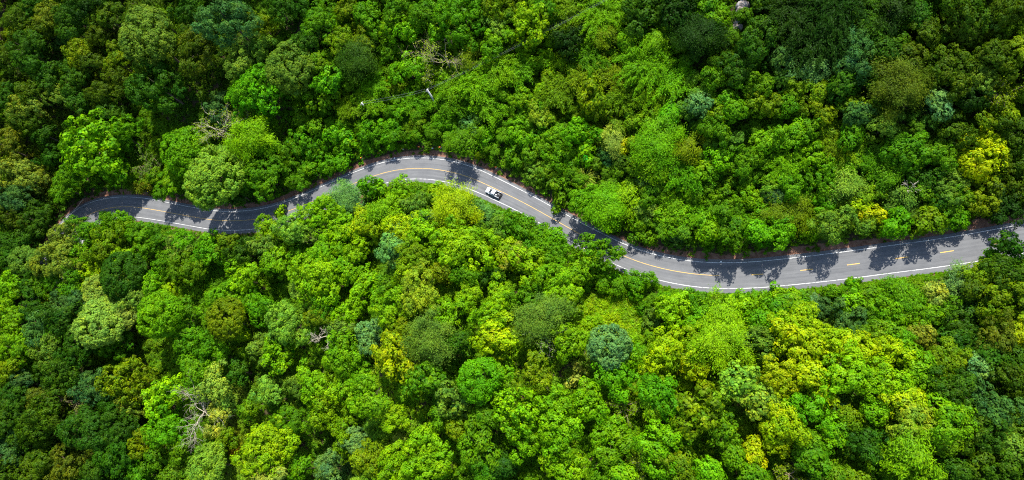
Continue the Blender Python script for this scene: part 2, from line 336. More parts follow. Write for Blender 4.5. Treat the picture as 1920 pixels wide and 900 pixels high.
def limbs(mb, R, H, zc, rng, nl):            # trunk and limbs that reach into the crown; the crown's centre at zc
    r0 = .05*H**.85*.55+.06; lean = rng.normal(size=2)*.03*H
    fork = zc-.35*R*.75; P = np.array([[0, 0, -.6], [0, 0, .15], [lean[0]*.3, lean[1]*.3, fork*.45], [lean[0], lean[1], fork]])
    mb.tube(P, [r0*1.5, r0*1.15, r0*.95, r0*.75], 7); tip = P[-1]
    for q in range(nl):
        az = q*6.283/nl+rng.uniform(-.4, .4); e = np.array([math.cos(az)*R*.62, math.sin(az)*R*.62, zc+rng.uniform(-.05, .3)*R])
        mid = tip*.45+e*.55+np.array([0, 0, .10*R]); mb.tube([tip-np.array([0, 0, .3]), tip*.75+e*.25, mid, e], [r0*.55, r0*.45, r0*.3, r0*.10], 5)
    mb.tube([tip-np.array([0, 0, .2]), np.array([tip[0]*.5, tip[1]*.5, zc]), [0, 0, zc+.45*R]], [r0*.7, r0*.4, r0*.12], 5)
def tree_dims(R): H = 1.45*R+3.4; return H, H-.74*R
SIZES = {'S': 2.9, 'M': 4.7, 'L': 7.2}
PROTO = {}
MAKE = {'c': crown_c, 's': crown_s, 'r': crown_r, 'f': crown_f, 'v': crown_v}
COUNT = {('c', 'S'): 7, ('c', 'M'): 11, ('c', 'L'): 8, ('s', 'S'): 2, ('s', 'M'): 2, ('s', 'L'): 3, ('r', 'S'): 3, ('r', 'M'): 3, ('r', 'L'): 2,
         ('f', 'S'): 3, ('f', 'M'): 3, ('f', 'L'): 2, ('v', 'S'): 2, ('v', 'M'): 3, ('v', 'L'): 2}
sd = 100
for (t, s), n in COUNT.items():
    PROTO[t, s] = []
    for q in range(n): sd += 1; PROTO[t, s].append(MAKE[t]('crown', SIZES[s], sd))
TRUNK = {}
for s, R in SIZES.items():
    TRUNK[s] = []
    for q in range(3):
        mb = MB(); H, zc = tree_dims(R); limbs(mb, R, H, zc, np.random.default_rng(300+q+len(s)*7+int(R)), 4+q); TRUNK[s].append(mb.mesh('trunk', BARK, True))
print('crown tris', 2*sum(len(m.polygons) for v in PROTO.values() for m in v))

# ------------------------------------------------------------------ what stands where: pixel x, y, crown radius, colour, form
TREES = """35 35 32 M;28 62 20 o;95 32 26 k;60 12 24 d;78 58 24 M;48 92 34 d;5 110 28 M;62 120 28 d;117 82 16 B;165 15 26 D;125 25 22 d;138 55 28 d;150 100 26 o;178 120 26 M;185 62 23 M;200 30 26 M;268 15 32 M;310 38 24 m;278 70 52 h s;355 60 22 M;220 115 24 o;215 140 23 M;290 120 40 m;300 172 54 d;370 95 45 M;430 40 55 B;345 20 30 d;415 140 20 M;450 120 30 h;462 168 45 e;408 195 30 B;195 175 32 M;150 190 26 d;108 180 24 q;45 205 28 q;55 175 26 M;22 155 18 M;90 150 28 d;140 150 28 d;10 185 24 d;210 215 26 d;500 50 26 m;490 95 25 h;525 25 30 d;560 10 24 d;600 40 35 n;570 75 30 d;640 40 20 g f;655 60 14 o;690 35 30 n;650 15 24 m;735 48 24 g r;740 20 26 n;640 78 26 m;680 80 24 m;545 130 50 h s;595 122 25 m;490 175 44 e r;670 112 40 d f;620 150 30 e r;605 185 30 n r;765 130 30 g;725 100 20 n;765 60 25 g r;800 25 30 n;820 55 25 g r;870 25 45 n;925 10 26 m;930 50 22 h;930 80 28 g;870 75 26 n;880 110 23 o f;700 165 23 g v;735 160 15 o;700 190 26 g v;660 200 24 m v;780 195 26 e v;850 170 30 g v;900 160 34 g v;940 130 30 g v;860 200 30 n v;920 200 30 g v;560 215 24 n;1000 45 40 l r;970 10 20 m;1020 15 25 n;1065 30 34 m v;1070 80 32 D;1135 32 40 g v;1205 30 40 d;1275 20 40 D;1330 15 25 n;1020 105 14 l r;1032 130 14 l r;1040 145 12 y r;975 140 30 g v;1135 70 26 o f;1180 80 25 g;1230 80 28 g f;1310 80 50 D f;1345 40 25 n;1110 110 30 n v;1110 150 35 o v;1160 150 26 o v;1215 130 45 g v;1265 157 35 g v;1050 175 32 o v;1115 187 32 m r;1175 190 30 m v;1230 185 30 g v;1335 145 26 n;1380 130 35 d;1420 75 40 d;1395 115 13 o;1420 160 28 n;1310 195 25 b;1375 210 26 n;1415 190 23 m;1345 215 23 m;1015 215 26 K;985 190 26 g;1255 215 22 e;1495 30 50 D v;1560 20 50 D v;1530 80 50 D v;1640 48 28 d v;1605 85 30 B;1600 120 30 B;1470 110 26 B;1520 130 32 b f;1680 20 36 D f;1720 25 26 d;1735 58 30 M;1810 20 40 M;1890 25 36 M;1860 40 22 h;1805 66 30 M;1865 62 20 o;1660 92 26 d;1710 105 25 M s;1775 110 40 M;1790 142 38 M;1870 102 40 M;1908 90 34 m;1840 142 30 h;1685 160 50 O f;1630 145 23 d;1820 180 30 D;1760 190 25 b;1535 175 24 o;1530 202 28 o;1490 170 22 m;1480 192 24 n;1580 165 28 d;1600 195 22 m;1610 215 26 B;1465 145 25 d;1450 200 22 m;1872 212 34 m;1455 65 30 d v;12 275 34 k;60 235 26 M;42 330 42 q;85 252 25 d;25 372 34 B;95 300 22 d;185 275 60 g r;135 265 26 n;228 252 34 n;215 312 34 g r;140 322 30 n;122 352 26 n;268 350 18 k f;340 275 48 g s;405 332 56 G s;330 335 25 g;310 352 24 n;465 265 44 l f;460 330 40 n;448 362 24 d;25 405 30 M;70 415 34 d;125 450 36 q;165 436 28 n;205 412 20 n;236 416 18 e;265 438 26 n;210 445 28 m;300 450 22 n;345 454 22 e;385 462 21 n;428 458 22 m;492 272 32 l f;530 290 34 n;575 265 34 n r;550 328 34 n;500 332 36 n;590 235 30 n;635 255 28 e r;655 268 18 g r;610 310 24 e;640 306 18 e;700 248 26 e;735 238 28 e;780 236 22 n;690 280 12 e;770 256 12 n;868 266 34 n f;835 230 24 e;885 235 20 b;910 262 22 e;905 288 11 m;528 400 13 l r;500 428 24 g;560 425 38 G;608 398 42 l;650 376 36 b f;690 352 22 e r;712 358 20 g r;755 356 25 g;725 398 34 l f;782 388 28 h;800 412 22 b;820 374 16 n;815 358 15 l;850 392 45 y f;908 398 20 b f;640 437 34 l;690 418 34 y;760 427 34 y;792 432 28 l;870 442 30 l;840 447 24 y;930 432 24 h;975 245 30 g;1000 270 26 n r;975 290 26 n r;1005 320 24 G;1045 255 26 g;1045 286 24 g;1090 250 30 g;1110 250 15 Y;1060 302 26 n;1100 290 24 g r;1150 262 26 p f;1172 276 18 Y;1140 292 20 B;1165 305 20 d;1065 345 24 n r;1045 365 23 n r;1235 265 46 g f;1290 280 30 m f;1340 240 30 n;1225 310 38 g f;1285 325 34 e v;1350 297 24 g;1358 282 10 b;1320 322 24 g;1400 300 28 n;1430 270 24 g;1220 340 26 B f;1225 367 28 n;1180 367 38 l f;1135 390 40 l f;1095 375 28 g;1290 350 24 l;1265 378 32 g v;1215 402 24 G;1195 420 18 g;1260 412 36 g;1310 402 32 g v;1365 387 30 n;1400 372 28 g;1428 395 28 g;1270 437 24 B;1370 430 34 n;1420 437 24 e;1330 437 26 g;1205 442 22 n;1150 418 24 n;1485 257 30 g;1450 270 24 g;1520 242 23 n;1555 240 24 m v;1560 270 28 m v;1582 285 11 Y;1655 235 30 h;1600 250 24 n;1470 310 34 g v;1530 300 28 g;1580 310 28 g v;1620 300 28 n v;1700 282 38 n;1760 292 30 n;1790 247 32 M;1858 266 30 Y;1832 300 40 Y;1900 252 36 M;1900 300 30 M;1895 347 36 M;1540 345 34 n;1580 347 38 G f;1480 347 30 g;1660 327 34 n f;1685 370 36 h f;1700 400 30 h v;1740 347 34 d;1778 347 34 h;1770 382 34 n;1835 370 38 o;1880 388 34 D;1540 387 28 e;1610 387 22 y;1632 402 24 Y;1590 397 16 p;1480 402 45 m f;1460 436 30 e;1520 432 24 g;1560 422 34 h;1620 427 20 h;1680 422 28 e;1740 412 28 m;1720 434 15 m;1790 408 24 n;1450 365 22 B;50 490 28 h s;110 490 42 q;155 482 30 g;20 482 26 d;20 540 36 g;15 600 38 g;30 652 34 g;60 545 26 d;88 562 20 Y;175 512 28 y;232 514 42 d s;238 490 26 l;195 475 24 m;265 472 24 n;290 525 28 g;350 502 34 n;320 490 26 n;345 467 28 h;395 487 36 e;140 542 28 n;130 572 34 B;195 547 36 p s;252 556 34 G;310 560 22 y;190 606 47 p s;236 590 28 p s;300 596 46 g s;272 622 18 o;222 640 34 n;125 602 32 d;75 612 30 B;110 627 28 n;150 652 34 d;90 657 28 h;190 662 20 o;348 582 28 n;415 547 45 g;460 522 34 l;425 597 38 o s;438 620 14 p;456 630 15 l;350 627 28 n;385 647 26 n;412 665 22 e;466 562 26 n;455 472 26 d;500 467 28 h;522 502 36 g;560 476 20 g;610 482 36 g;600 522 50 l;652 512 30 l;560 547 34 G;500 572 36 e;610 572 28 n;672 470 28 l;735 467 34 b;772 482 32 m;690 532 36 l;725 532 23 n;765 513 22 l;785 546 43 K;826 512 22 o;866 512 26 n;850 472 36 l;902 476 38 l;945 472 30 y;915 517 26 d;940 542 30 l;880 552 26 l;655 592 30 l;740 582 42 l;840 587 34 g;540 607 44 G;600 592 26 m;640 612 23 h;695 627 30 b;750 617 26 o;805 632 45 h f;525 662 36 l r;630 657 45 g;740 668 42 y r;785 642 18 l;840 642 26 e;870 642 26 d;920 592 34 l;920 640 48 y;490 652 26 h;965 482 26 p;985 502 40 l;1010 472 26 n;1038 478 30 n;1115 482 42 n r;1090 507 30 g;1042 527 43 g;1050 557 42 l;985 557 28 n;1015 598 48 h f;1140 541 17 n;1192 530 30 e;1152 528 18 e;1105 582 11 y;1130 572 11 y;1150 597 12 y;1165 622 12 y;1122 604 10 l;1180 640 14 l;1100 608 13 l;1138 655 42 b s;1070 642 36 g;1212 582 20 n;1235 602 28 h;1265 587 40 l;1310 577 32 n;1352 592 40 l f;1300 612 24 g;1352 642 52 l f;1255 662 50 y;1420 642 32 h;1430 602 28 e;1182 670 26 e;1395 577 26 l;1250 562 16 e;1380 565 18 g;1420 562 18 g;1466 548 18 e r;1475 566 26 g;1455 580 26 e;1500 568 22 n;1540 577 19 B s;1522 566 15 b;1595 527 10 g r;1607 532 9 g r;1600 567 28 g;1632 552 23 n;1690 557 38 n f;1755 552 24 p;1795 532 30 b f;1892 464 30 d r;1858 482 17 n r;1840 515 32 m;1882 522 40 M;1830 542 28 M;1870 562 36 o;1590 602 34 B;1660 587 32 g;1720 592 34 g;1670 622 26 n;1770 592 30 n;1820 597 42 d;1730 637 30 q;1640 632 28 m;1800 642 36 d;1870 632 34 O;1910 622 22 y;1470 612 36 y;1505 602 32 y;1500 647 45 y;1555 642 34 y;1602 657 40 y;1667 662 32 Y;1700 672 28 g;1480 588 18 h;1690 645 22 e;1780 667 32 m;1860 667 30 d;1905 672 26 d;1640 545 14 g;1720 540 14 m;1560 550 16 n;20 692 26 m;58 690 20 g;40 717 24 B;115 697 38 d;180 727 36 B;245 707 46 m r;310 727 32 l r;295 757 30 l r;215 757 24 d;250 757 26 q;20 772 34 d;85 787 48 M;70 747 24 O;165 807 46 d;225 802 38 d;310 802 38 e;405 725 34 p;430 747 24 p;410 782 26 p;270 827 26 o;370 692 40 n;450 702 24 d;468 762 22 n;420 822 24 m;440 847 16 R;390 872 36 G s;400 842 24 n;335 852 28 n;300 867 32 n;215 852 42 d;20 832 30 B;65 880 42 M;20 872 24 M;130 872 40 O;175 887 24 d;75 842 26 d;260 892 28 n;500 838 53 l;500 732 30 G;560 722 24 h;590 722 34 l;555 797 42 n;615 767 32 l;645 802 28 g;650 727 34 l;690 752 36 g;680 707 30 g;735 782 28 l;800 712 36 n r;855 752 36 h r;900 712 40 e s;940 702 28 g;670 827 26 b;640 842 26 m;610 867 34 b;570 872 28 n;505 893 30 p;690 862 34 m;750 827 14 p;795 832 36 l;745 882 42 l;810 872 40 g;900 832 42 n;855 802 24 m;830 782 23 n;905 887 34 n;945 872 23 d;910 782 23 n;975 772 46 l r;1000 707 38 m;1080 702 18 p r;1140 702 48 e;1040 762 34 g;1100 757 38 g;1050 812 42 g;985 837 34 g;1055 882 44 l;1160 807 38 g;1240 742 38 e;1220 777 28 l;1310 767 48 m r;1302 692 26 Y;1237 692 23 y;1185 732 15 m;1145 857 42 n;1230 842 44 g;1280 822 38 n;1275 872 38 m;1165 892 28 l;1360 812 42 n r;1390 722 40 G r;1415 762 42 G r;1415 852 26 Y;1330 882 36 g;1370 852 26 n;1420 887 30 n;1460 707 34 y;1520 707 30 y;1545 742 24 y;1470 737 18 Y;1440 742 24 G;1470 792 40 y;1455 832 36 y;1525 772 36 e;1590 702 46 l;1642 722 46 l;1700 757 36 y;1712 787 38 K;1570 762 13 b;1640 767 28 g;1590 782 25 m;1580 802 26 n;1510 832 32 n;1560 822 24 g;1525 852 30 n;1625 837 36 d;1710 852 52 g f;1770 692 34 m;1720 692 30 g;1840 692 26 b;1900 712 34 M;1790 732 40 d;1732 717 28 n;1860 762 42 B;1780 792 44 g;1812 812 36 M;1850 812 34 d;1770 832 30 m;1900 837 30 h;1840 862 30 M;1890 877 38 M;1730 897 36 g;1565 892 28 m;1610 897 26 m;1660 892 18 g;1800 887 24 d;1530 882 24 d;962 410 20 n r;994 428 20 n;1026 442 12 g;945 424 22 n;985 432 24 n;1040 450 22 e;1015 440 22 n;62 512 28 d;82 535 26 n;64 585 28 d;100 520 24 n;0 470 30 d;45 455 28 d;2 850 30 B;0 805 26 d;2 895 26 M;0 742 26 d;0 655 24 g"""
PAL = dict(y=(170,208,8), Y=(196,216,6), l=(144,200,4), g=(124,184,3), e=(106,178,5), n=(100,158,8), d=(66,113,16), D=(44,82,13),  # d, D: dark-leaved trees, also picked near the frame corners to carry shade
           m=(122,160,4), M=(84,116,6), o=(132,160,12), O=(104,124,24), p=(174,198,66), q=(142,166,46), b=(124,178,90), B=(80,128,54), h=(118,160,44),  # M: moss green with the corner shade put into the leaf colour
           k=(124,140,26), K=(164,194,38), G=(142,190,52), R=(140,120,10))
WORD = dict(y='yellow-lime', Y='golden yellow', l='bright lime-green', g='fresh green', e='emerald green', n='mid green', d='dark green', D='blackish green',
            m='moss green', M='shade-darkened moss green', o='olive', O='dull brown-olive', p='pale yellow-green', q='pale olive', b='blue-green', B='dark bluish green', h='grey-green',
            k='brownish', K='tan-yellow', G='pale green', R='reddish brown')
FORM = dict(c='billowy', s='smooth domed', r='loose-leaved', f='feathery', v='arching')
KCOL = 0.55
def lin(c): c = np.array(c)/255.; return np.where(c < .04045, c/12.92, ((c+.055)/1.055)**2.4)
ALB = {k: lin(v)*KCOL for k, v in PAL.items()}
rows = []
for line in TREES.strip().split(';'):
    q = line.split()
    if len(q) >= 4: rows.append((float(q[0]), float(q[1]), float(q[2]), q[3], q[4] if len(q) > 4 else 'c'))
GAPS = [(275,655,30),(400,527,26),(372,552,18),(530,540,24),(715,503,16),(320,882,22),(460,730,20),(443,872,18),(300,692,14),(590,842,32),(742,732,24),(866,886,22),
        (1000,882,26),(1200,792,24),(1322,842,30),(1402,802,22),(1338,722,16),(1640,886,22),(1452,872,20),(1618,747,16),(310,228,26),(408,168,24),(312,6,18),(535,62,24),
        (548,192,20),(1782,76,20),(1885,60,20),(1305,125,22),(60,262,18),(110,240,18),(90,330,16),(605,642,18),(1112,690,14),(890,650,14),(950,520,14),(1395,470,0)]
def clear_of_gaps(px, py, pr):               # dark openings in the canopy stay open
    for gx, gy, gr in GAPS:
        d = math.hypot(px-gx, py-gy); o_ = gr+.92*pr-d
        if gr and o_ > 0 and pr > 13:
            k_ = min(o_, .45*pr)*.7; px += (px-gx)/max(d, 4)*k_; py += (py-gy)/max(d, 4)*k_*.9; pr -= min(.18*pr, .25*o_)
    return px, py, pr
things = []                                  # built plants, for the labels
XYR = []
prng = np.random.default_rng(11)
TALL = {(868, 266), (1370, 430), (1330, 437), (1680, 422), (1740, 412), (1460, 436), (1420, 437), (1135, 390), (1560, 422), (1095, 375)}
for px, py, pr, c, t in rows:
    if t in 'xP': continue
    pid = (px, py); sx, sy, sr = px, py, pr; px, py, pr = clear_of_gaps(px, py, pr)
    shrub = sr < 21; young = sr < 27
    R0 = pr/6.4; hf = 1.; hv = 1. if shrub or t == 'v' else (1.3 if t == 's' else prng.uniform(.88, 1.15))
    if (py > 590 or (py < 260 and px < 480)) and not shrub and t != 'v': hv *= 1.28
    if 770 < px < 900 and 50 < py < 120: hv = .65
    if 1320 < px < 1450 and py < 140: hv = .5
    if 1080 < px < 1250 and 525 < py < 630: hv = .4
    if 1440 < px < 1830 and 525 < py < 645 and c not in 'yY': hv = .6
    if 740 < px < 880 and 120 < py < 215: hv = .42
    for _ in range(3):
        H, zc = tree_dims(R0)
        if shrub: zc = .75*R0+.2
        elif t == 'v': zc = .62*R0+.6
        zc *= hf*hv
        p, dd = place(px, py, zc)
        if py < 470 and not shrub and pid not in TALL and px > 500:      # low growth along the upper road edge
            dr_ = np.linalg.norm(cline[:, :2]-p[:2], axis=1); kk = int(np.argmin(dr_)); gp = dr_[kk]-half[kk]-SH_N
            hf = (.27+.73*sstep((gp-3)/28))/hv if np.dot(p-cline[kk], nrm[kk]) > 0 else 1.
        R0 = pr*dd/F*1.03
        R0 = R0*np.dot(ray(px, py), RWC @ np.array([0, 0, -1.]))
    s = 'S' if R0 < 3.8 else ('M' if R0 < 6 else 'L')
    f = R0/SIZES[s]
    cat = 'shrub' if shrub else ('bamboo' if t == 'v' else ('young tree' if young else 'tree'))
    root = link({'shrub': 'shrub', 'bamboo': 'bamboo_thicket', 'young tree': 'young_tree', 'tree': {'c': 'broadleaf_tree', 's': 'domed_tree', 'r': 'loose_leaved_tree', 'f': 'feathery_tree', 'v': ''}[t]}[cat], None, None, p)
    an = prng.uniform(.86, 1.16) if t != 's' else prng.uniform(.95, 1.06)
    cr = link('crown', PROTO[t, s][prng.integers(len(PROTO[t, s]))], root, (0, 0, zc), (prng.normal()*.07, prng.normal()*.07, prng.uniform(0, 6.28)),
              (f*an, f/an*1.02, f*prng.uniform(.88, 1.12)))
    a_ = ALB[c]*np.array([prng.normal(1, .07), prng.normal(1, .04), prng.normal(1, .1)])
    cr.color = (*np.clip(a_, .002, .9), 1)
    Hs, zs = tree_dims(SIZES[s])
    kz = zc/zs; link('stem' if shrub else ('cane_clump' if t == 'v' else 'trunk'), TRUNK[s][prng.integers(3)], root, (0, 0, 0), (0, 0, prng.uniform(0, 6.28)), (f*.8, f*.8, kz))
    things.append(dict(o=root, x=sx, y=sy, r=sr, c=c, t=t, cat=cat)); XYR.append((p[0], p[1], R0, zc+p[2], c))
XYR_A = np.array([v[:4] for v in XYR]); CA = np.array([ALB[v[4]] for v in XYR])
print('plants', len(things), {k: sum(t['cat'] == k for t in things) for k in ('tree', 'young tree', 'shrub', 'bamboo')})

# ------------------------------------------------------------------ bare and dead trees
def branchy(mb, p, d, ln, r, depth, rng, tw):
    n = 4; P = [p]; dd = d.copy()
    for k in range(n):
        dd = unit(dd+rng.normal(size=3)*.22); P.append(P[-1]+dd*ln/n)
    mb.tube(P, np.linspace(r, r*.55, n+1), 5 if depth > 1 else 4)
    if depth == 0: return
    for q in range(tw):
        f = rng.uniform(.35, 1); b = P[min(n, 1+int(f*n))]; nd = unit(dd+rng.normal(size=3)*.75+np.array([0, 0, -.05]))
        branchy(mb, b, nd, ln*rng.uniform(.5, .8), r*.5, depth-1, rng, tw)
def bare_tree(px, py, pr, material, label, seed, leaf=None, H=9., flat=.35, depth=3):
    p, dd = place(px, py, H*.8); R = pr*dd/F; rng = np.random.default_rng(seed)
    root = link('bare_tree', None, None, p); tag(root, label, 'tree', 'bare and dead trees')
    mb = MB(); mb.tube([[0, 0, -.6], [.1, 0, H*.3], [0, .1, H*.62]], [.34, .24, .18], 7); link('trunk', mb.mesh('trunk', material, True), root)
    mb = MB(); n = 6
    for q in range(n):
        az = q*6.283/n+rng.uniform(-.5, .5); branchy(mb, np.array([0, .1, H*.58]), unit(np.array([math.cos(az), math.sin(az), flat+rng.uniform(0, .4)])), R*.80, .13, depth, rng, 4)
    link('branches', mb.mesh('branches', material), root)
    if leaf:
        V = np.vstack(mb.V); sel = V[rng.integers(0, len(V), 1400)]
        pts = sel+rng.normal(size=sel.shape)*.25; m = finish('leaves', [leaves(pts, rng.normal(size=pts.shape)*.6+np.array([0, 0, 1.]), .40, .28, rng)])
        o = link('crown', m, root); o.color = (*ALB[leaf], 1)
    XYR.append((p[0], p[1], R*.5, p[2]+H, 'm')); return root
bare_tree(372, 772, 40, DEAD, 'bleached leafless dead tree with forked branches beside the pale yellow-green crown', 1, H=14, flat=.15)
bare_tree(833, 106, 46, DEADT, 'brown leafless tangle of a dead tree above the utility pole', 2, 'K', H=10, flat=.2)
bare_tree(806, 134, 24, DEAD, 'pale leafless branches with yellow leaves between dead tangle and utility pole', 3, 'K', H=6, flat=.2, depth=2)
bare_tree(605, 628, 24, DEAD, 'small silvery dead tree in a dark gap below the left-hand ridge', 4, H=13, flat=.1, depth=2)
bare_tree(1022, 632, 32, DEAD, 'half-bare tree with pale branches and sparse grey-green leaves below the ridge', 5, 'h', H=12, flat=.2, depth=2)
bare_tree(412, 240, 36, DEAD, 'pale yellowish bare tree behind the smooth pale green dome', 6, 'K', H=12, flat=.3)
bare_tree(277, 312, 24, DEADB, 'grey leafless shrub-like tree on the bank above the left road bend', 7, 'h', H=6, flat=.4, depth=2)
bare_tree(1165, 762, 28, DEADB, 'half-bare tree with grey twigs right of the round lime crown', 8, 'm', H=11, flat=.2, depth=2)
bare_tree(1190, 884, 22, DEAD, 'tan dead treetop cut by the bottom edge of the picture', 9, 'K', H=10, flat=.4, depth=2)
bare_tree(590, 446, 24, DEADB, 'grey twiggy bare tree on the ridge just below the road', 10, 'h', H=10, flat=.3, depth=2)
bare_tree(130, 752, 30, DEADB, 'twiggy half-bare tree with sparse olive leaves at lower left', 12, 'q', H=12, flat=.3)
bare_tree(1482, 890, 26, DEADB, 'thin half-bare tree with yellowish leaves below the golden ridge crowns', 13, 'o', H=10, flat=.3, depth=2)
bare_tree(662, 492, 20, DEAD, 'fallen-looking pale dead branches over brown bare ground on the ridge', 14, H=4, flat=.1, depth=2)
bare_tree(1709, 350, 16, DEAD, 'slender white dead stem standing above the right-hand road', 15, H=7, flat=.9, depth=1)
bare_tree(1885, 175, 22, DEADB, 'yellowing half-bare tree near the right picture edge', 16, 'o', H=10, flat=.4, depth=2)

# ------------------------------------------------------------------ palm by the road
p, dd = place(1095, 333, 4.0); root = tag(link('palm', None, None, p), 'small palm with long pale arching fronds above the road', 'palm')
mb = MB(); mb.tube([[0, 0, -.5], [.1, 0, 1.6], [.1, .1, 3.6]], [.22, .17, .13], 7); link('trunk', mb.mesh('trunk', BARK, True), root)
rng = np.random.default_rng(5)
for q in range(11):
    az = q*2.4; ln = rng.uniform(3.0, 4.2); u = np.array([math.cos(az), math.sin(az), 0]); t = np.linspace(0, 1, 22)[:, None]
    P = np.array([.1, .1, 3.5])+u*ln*t+np.array([0, 0, 1.])*(1.5*np.sin(t*2.6)-.2); T = unit(np.gradient(P, axis=0)); sdv = np.cross(T, [0, 0, 1.])
    parts = []
    for s in (-1, 1):
        TT = T*.7+sdv*s; parts.append(leaves(P+unit(TT)*.36, np.cross(TT, T)*s*0+np.array([0, 0, 1.])+sdv*s*.4, .8, .12, rng, TT))
    o = link('frond', finish('frond', parts), root); o.color = (*ALB['p']*.9, 1)

# ------------------------------------------------------------------ undergrowth and the forest that goes on outside the frame
def collection_of(meshes, name):
    c = bpy.data.collections.new(name)
    for k, m in enumerate(meshes):
        o = bpy.data.objects.new('%s_%02d' % (name, k), m); c.objects.link(o)
    return c
def scatter(name, label, pts, scl, rot, col, idx, coll):
    m = bpy.data.meshes.new(name); m.vertices.add(len(pts)); m.vertices.foreach_set('co', np.asarray(pts, np.float32).ravel())
    def at(n, t, f, v): x = m.attributes.new(n, t, 'POINT'); x.data.foreach_set(f, np.asarray(v).ravel())
    at('scl', 'FLOAT', 'value', scl.astype(np.float32)); at('rot', 'FLOAT', 'value', rot.astype(np.float32))
    at('col', 'FLOAT_COLOR', 'color', np.c_[col, np.ones(len(col))].astype(np.float32)); at('idx', 'INT', 'value', idx.astype(np.int32))
    o = link(name, m); tag(o, label, kind='stuff')
    g = bpy.data.node_groups.new(name, 'GeometryNodeTree'); g.interface.new_socket('Geometry', in_out='INPUT', socket_type='NodeSocketGeometry')
    g.interface.new_socket('Geometry', in_out='OUTPUT', socket_type='NodeSocketGeometry'); N, L = g.nodes, g.links
    gi, go = N.new('NodeGroupInput'), N.new('NodeGroupOutput'); ci = N.new('GeometryNodeCollectionInfo')
    ci.inputs['Collection'].default_value = coll; ci.inputs['Separate Children'].default_value = True; ci.inputs['Reset Children'].default_value = True
    ip = N.new('GeometryNodeInstanceOnPoints'); ip.inputs['Pick Instance'].default_value = True
    def na(nm, ty): x = N.new('GeometryNodeInputNamedAttribute'); x.data_type = ty; x.inputs['Name'].default_value = nm; return x.outputs['Attribute']
    cx = N.new('ShaderNodeCombineXYZ'); L.new(na('rot', 'FLOAT'), cx.inputs[2])
    L.new(gi.outputs[0], ip.inputs['Points']); L.new(ci.outputs[0], ip.inputs['Instance']); L.new(na('idx', 'INT'), ip.inputs['Instance Index'])
    L.new(cx.outputs[0], ip.inputs['Rotation']); L.new(na('scl', 'FLOAT'), ip.inputs['Scale'])
    sm = N.new('GeometryNodeSetMaterial'); sm.inputs['Material'].default_value = LEAF_S
    L.new(ip.outputs[0], sm.inputs[0]); L.new(sm.outputs[0], go.inputs[0])
    md = o.modifiers.new('scatter', 'NODES'); md.node_group = g; return o
def bush(name, s, kind):
    rng = np.random.default_rng(s); parts = []
    for q in range(5):
        c = np.r_[rng.normal(size=2)*.45, rng.uniform(.1, .5)]; k = 34; d = unit(rng.normal(size=(k, 3))); d[:, 2] = np.abs(d[:, 2])
        C = c+d*rng.uniform(.2, .6, (k, 1)); parts.append(leaves(C, d+np.array([0, 0, .6])+rng.normal(size=(k, 3))*.45, .34 if kind else .46, .22 if kind else .13, rng))
    return finish(name, parts)
BUSH = collection_of([bush('bush', 500+q, q < 5) for q in range(8)], 'bush_kinds')
CROWN = collection_of(PROTO['c', 'S']+PROTO['f', 'S']+PROTO['r', 'S'], 'small_crown_kinds')
XYR_A = np.array([v[:4] for v in XYR]); CA = np.array([ALB[v[4]] for v in XYR])
def blend_colour(P, rng, mix=.5):
    out = np.zeros((len(P), 3)); near = np.zeros(len(P))
    for s in range(0, len(P), 2000):
        q = P[s:s+2000]; d = np.sqrt((q[:, None, 0]-XYR_A[None, :, 0])**2+(q[:, None, 1]-XYR_A[None, :, 1])**2)
        w_ = 1/(d+2)**3; out[s:s+2000] = (w_/w_.sum(1, keepdims=True))@CA; near[s:s+2000] = np.min(d/XYR_A[None, :, 2], 1)
    return out, near
def grid(x0, x1, y0, y1, st, rng):
    x, y = np.meshgrid(np.arange(x0, x1, st), np.arange(y0, y1, st)); P = np.stack([x.ravel(), y.ravel()], 1); return P+rng.uniform(-.5, .5, P.shape)*st
GRASS = collection_of([bush('tuft', 700+q, False) for q in range(4)], 'tuft_kinds')
rng = np.random.default_rng(22)
k_ = rng.integers(0, len(cline), 5200); off = rng.uniform(.12, 1.7, len(k_))**1.0; P = cline[k_, :2]-nrm[k_, :2]*(half[k_]+SH_S+off)[:, None]+rng.normal(size=(len(k_), 2))*.1
keep = (cline[k_, 0] > -35) | (rng.random(len(k_)) < .25); P = P[keep]; off = off[keep]
scatter('verge_grass', 'band of short green grass and weeds along the lower road edge', np.c_[P, heights(P[:, 0], P[:, 1])], rng.uniform(.3, .6, len(P)), rng.uniform(0, 6.28, len(P)), ALB['g']*rng.uniform(.8, 1.2, (len(P), 1)), rng.integers(0, 4, len(P)), GRASS)
rng = np.random.default_rng(23); P = np.array([place(1150+78*math.sqrt(u)*math.cos(v), 602+56*math.sqrt(u)*math.sin(v), .4)[0] for u, v in zip(rng.uniform(0, 1, 1500), rng.uniform(0, 6.28, 1500))])
cc = np.array([ALB[q] for q in 'yylKg'])[rng.integers(0, 5, len(P))]
scatter('clearing_scrub', 'low yellow-green grass and scrub in the clearing below the road', P, rng.uniform(.5, 1.2, len(P)), rng.uniform(0, 6.28, len(P)), cc*rng.uniform(.8, 1.2, (len(P), 1)), rng.integers(0, 4, len(P)), GRASS)
rng = np.random.default_rng(21)
P = grid(-205, 180, -110, 140, 1.45, rng); i_, d_, s_ = road_near(P[:, 0], P[:, 1]); gap = d_-half[i_]-np.where(s_ > 0, SH_N, SH_S)
keep = gap > np.where(s_ > 0, rng.uniform(.25, 1.5, len(P)), rng.uniform(.1, .45, len(P))); P, gap, s_ = P[keep], gap[keep], s_[keep]
col, near = blend_colour(P, rng); scl = rng.uniform(.8, 1.7, len(P))*np.where(gap < 2.5, .55, 1)
col = col*rng.uniform(.75, 1.25, (len(P), 1))*(1+rng.normal(size=(len(P), 3))*.08)
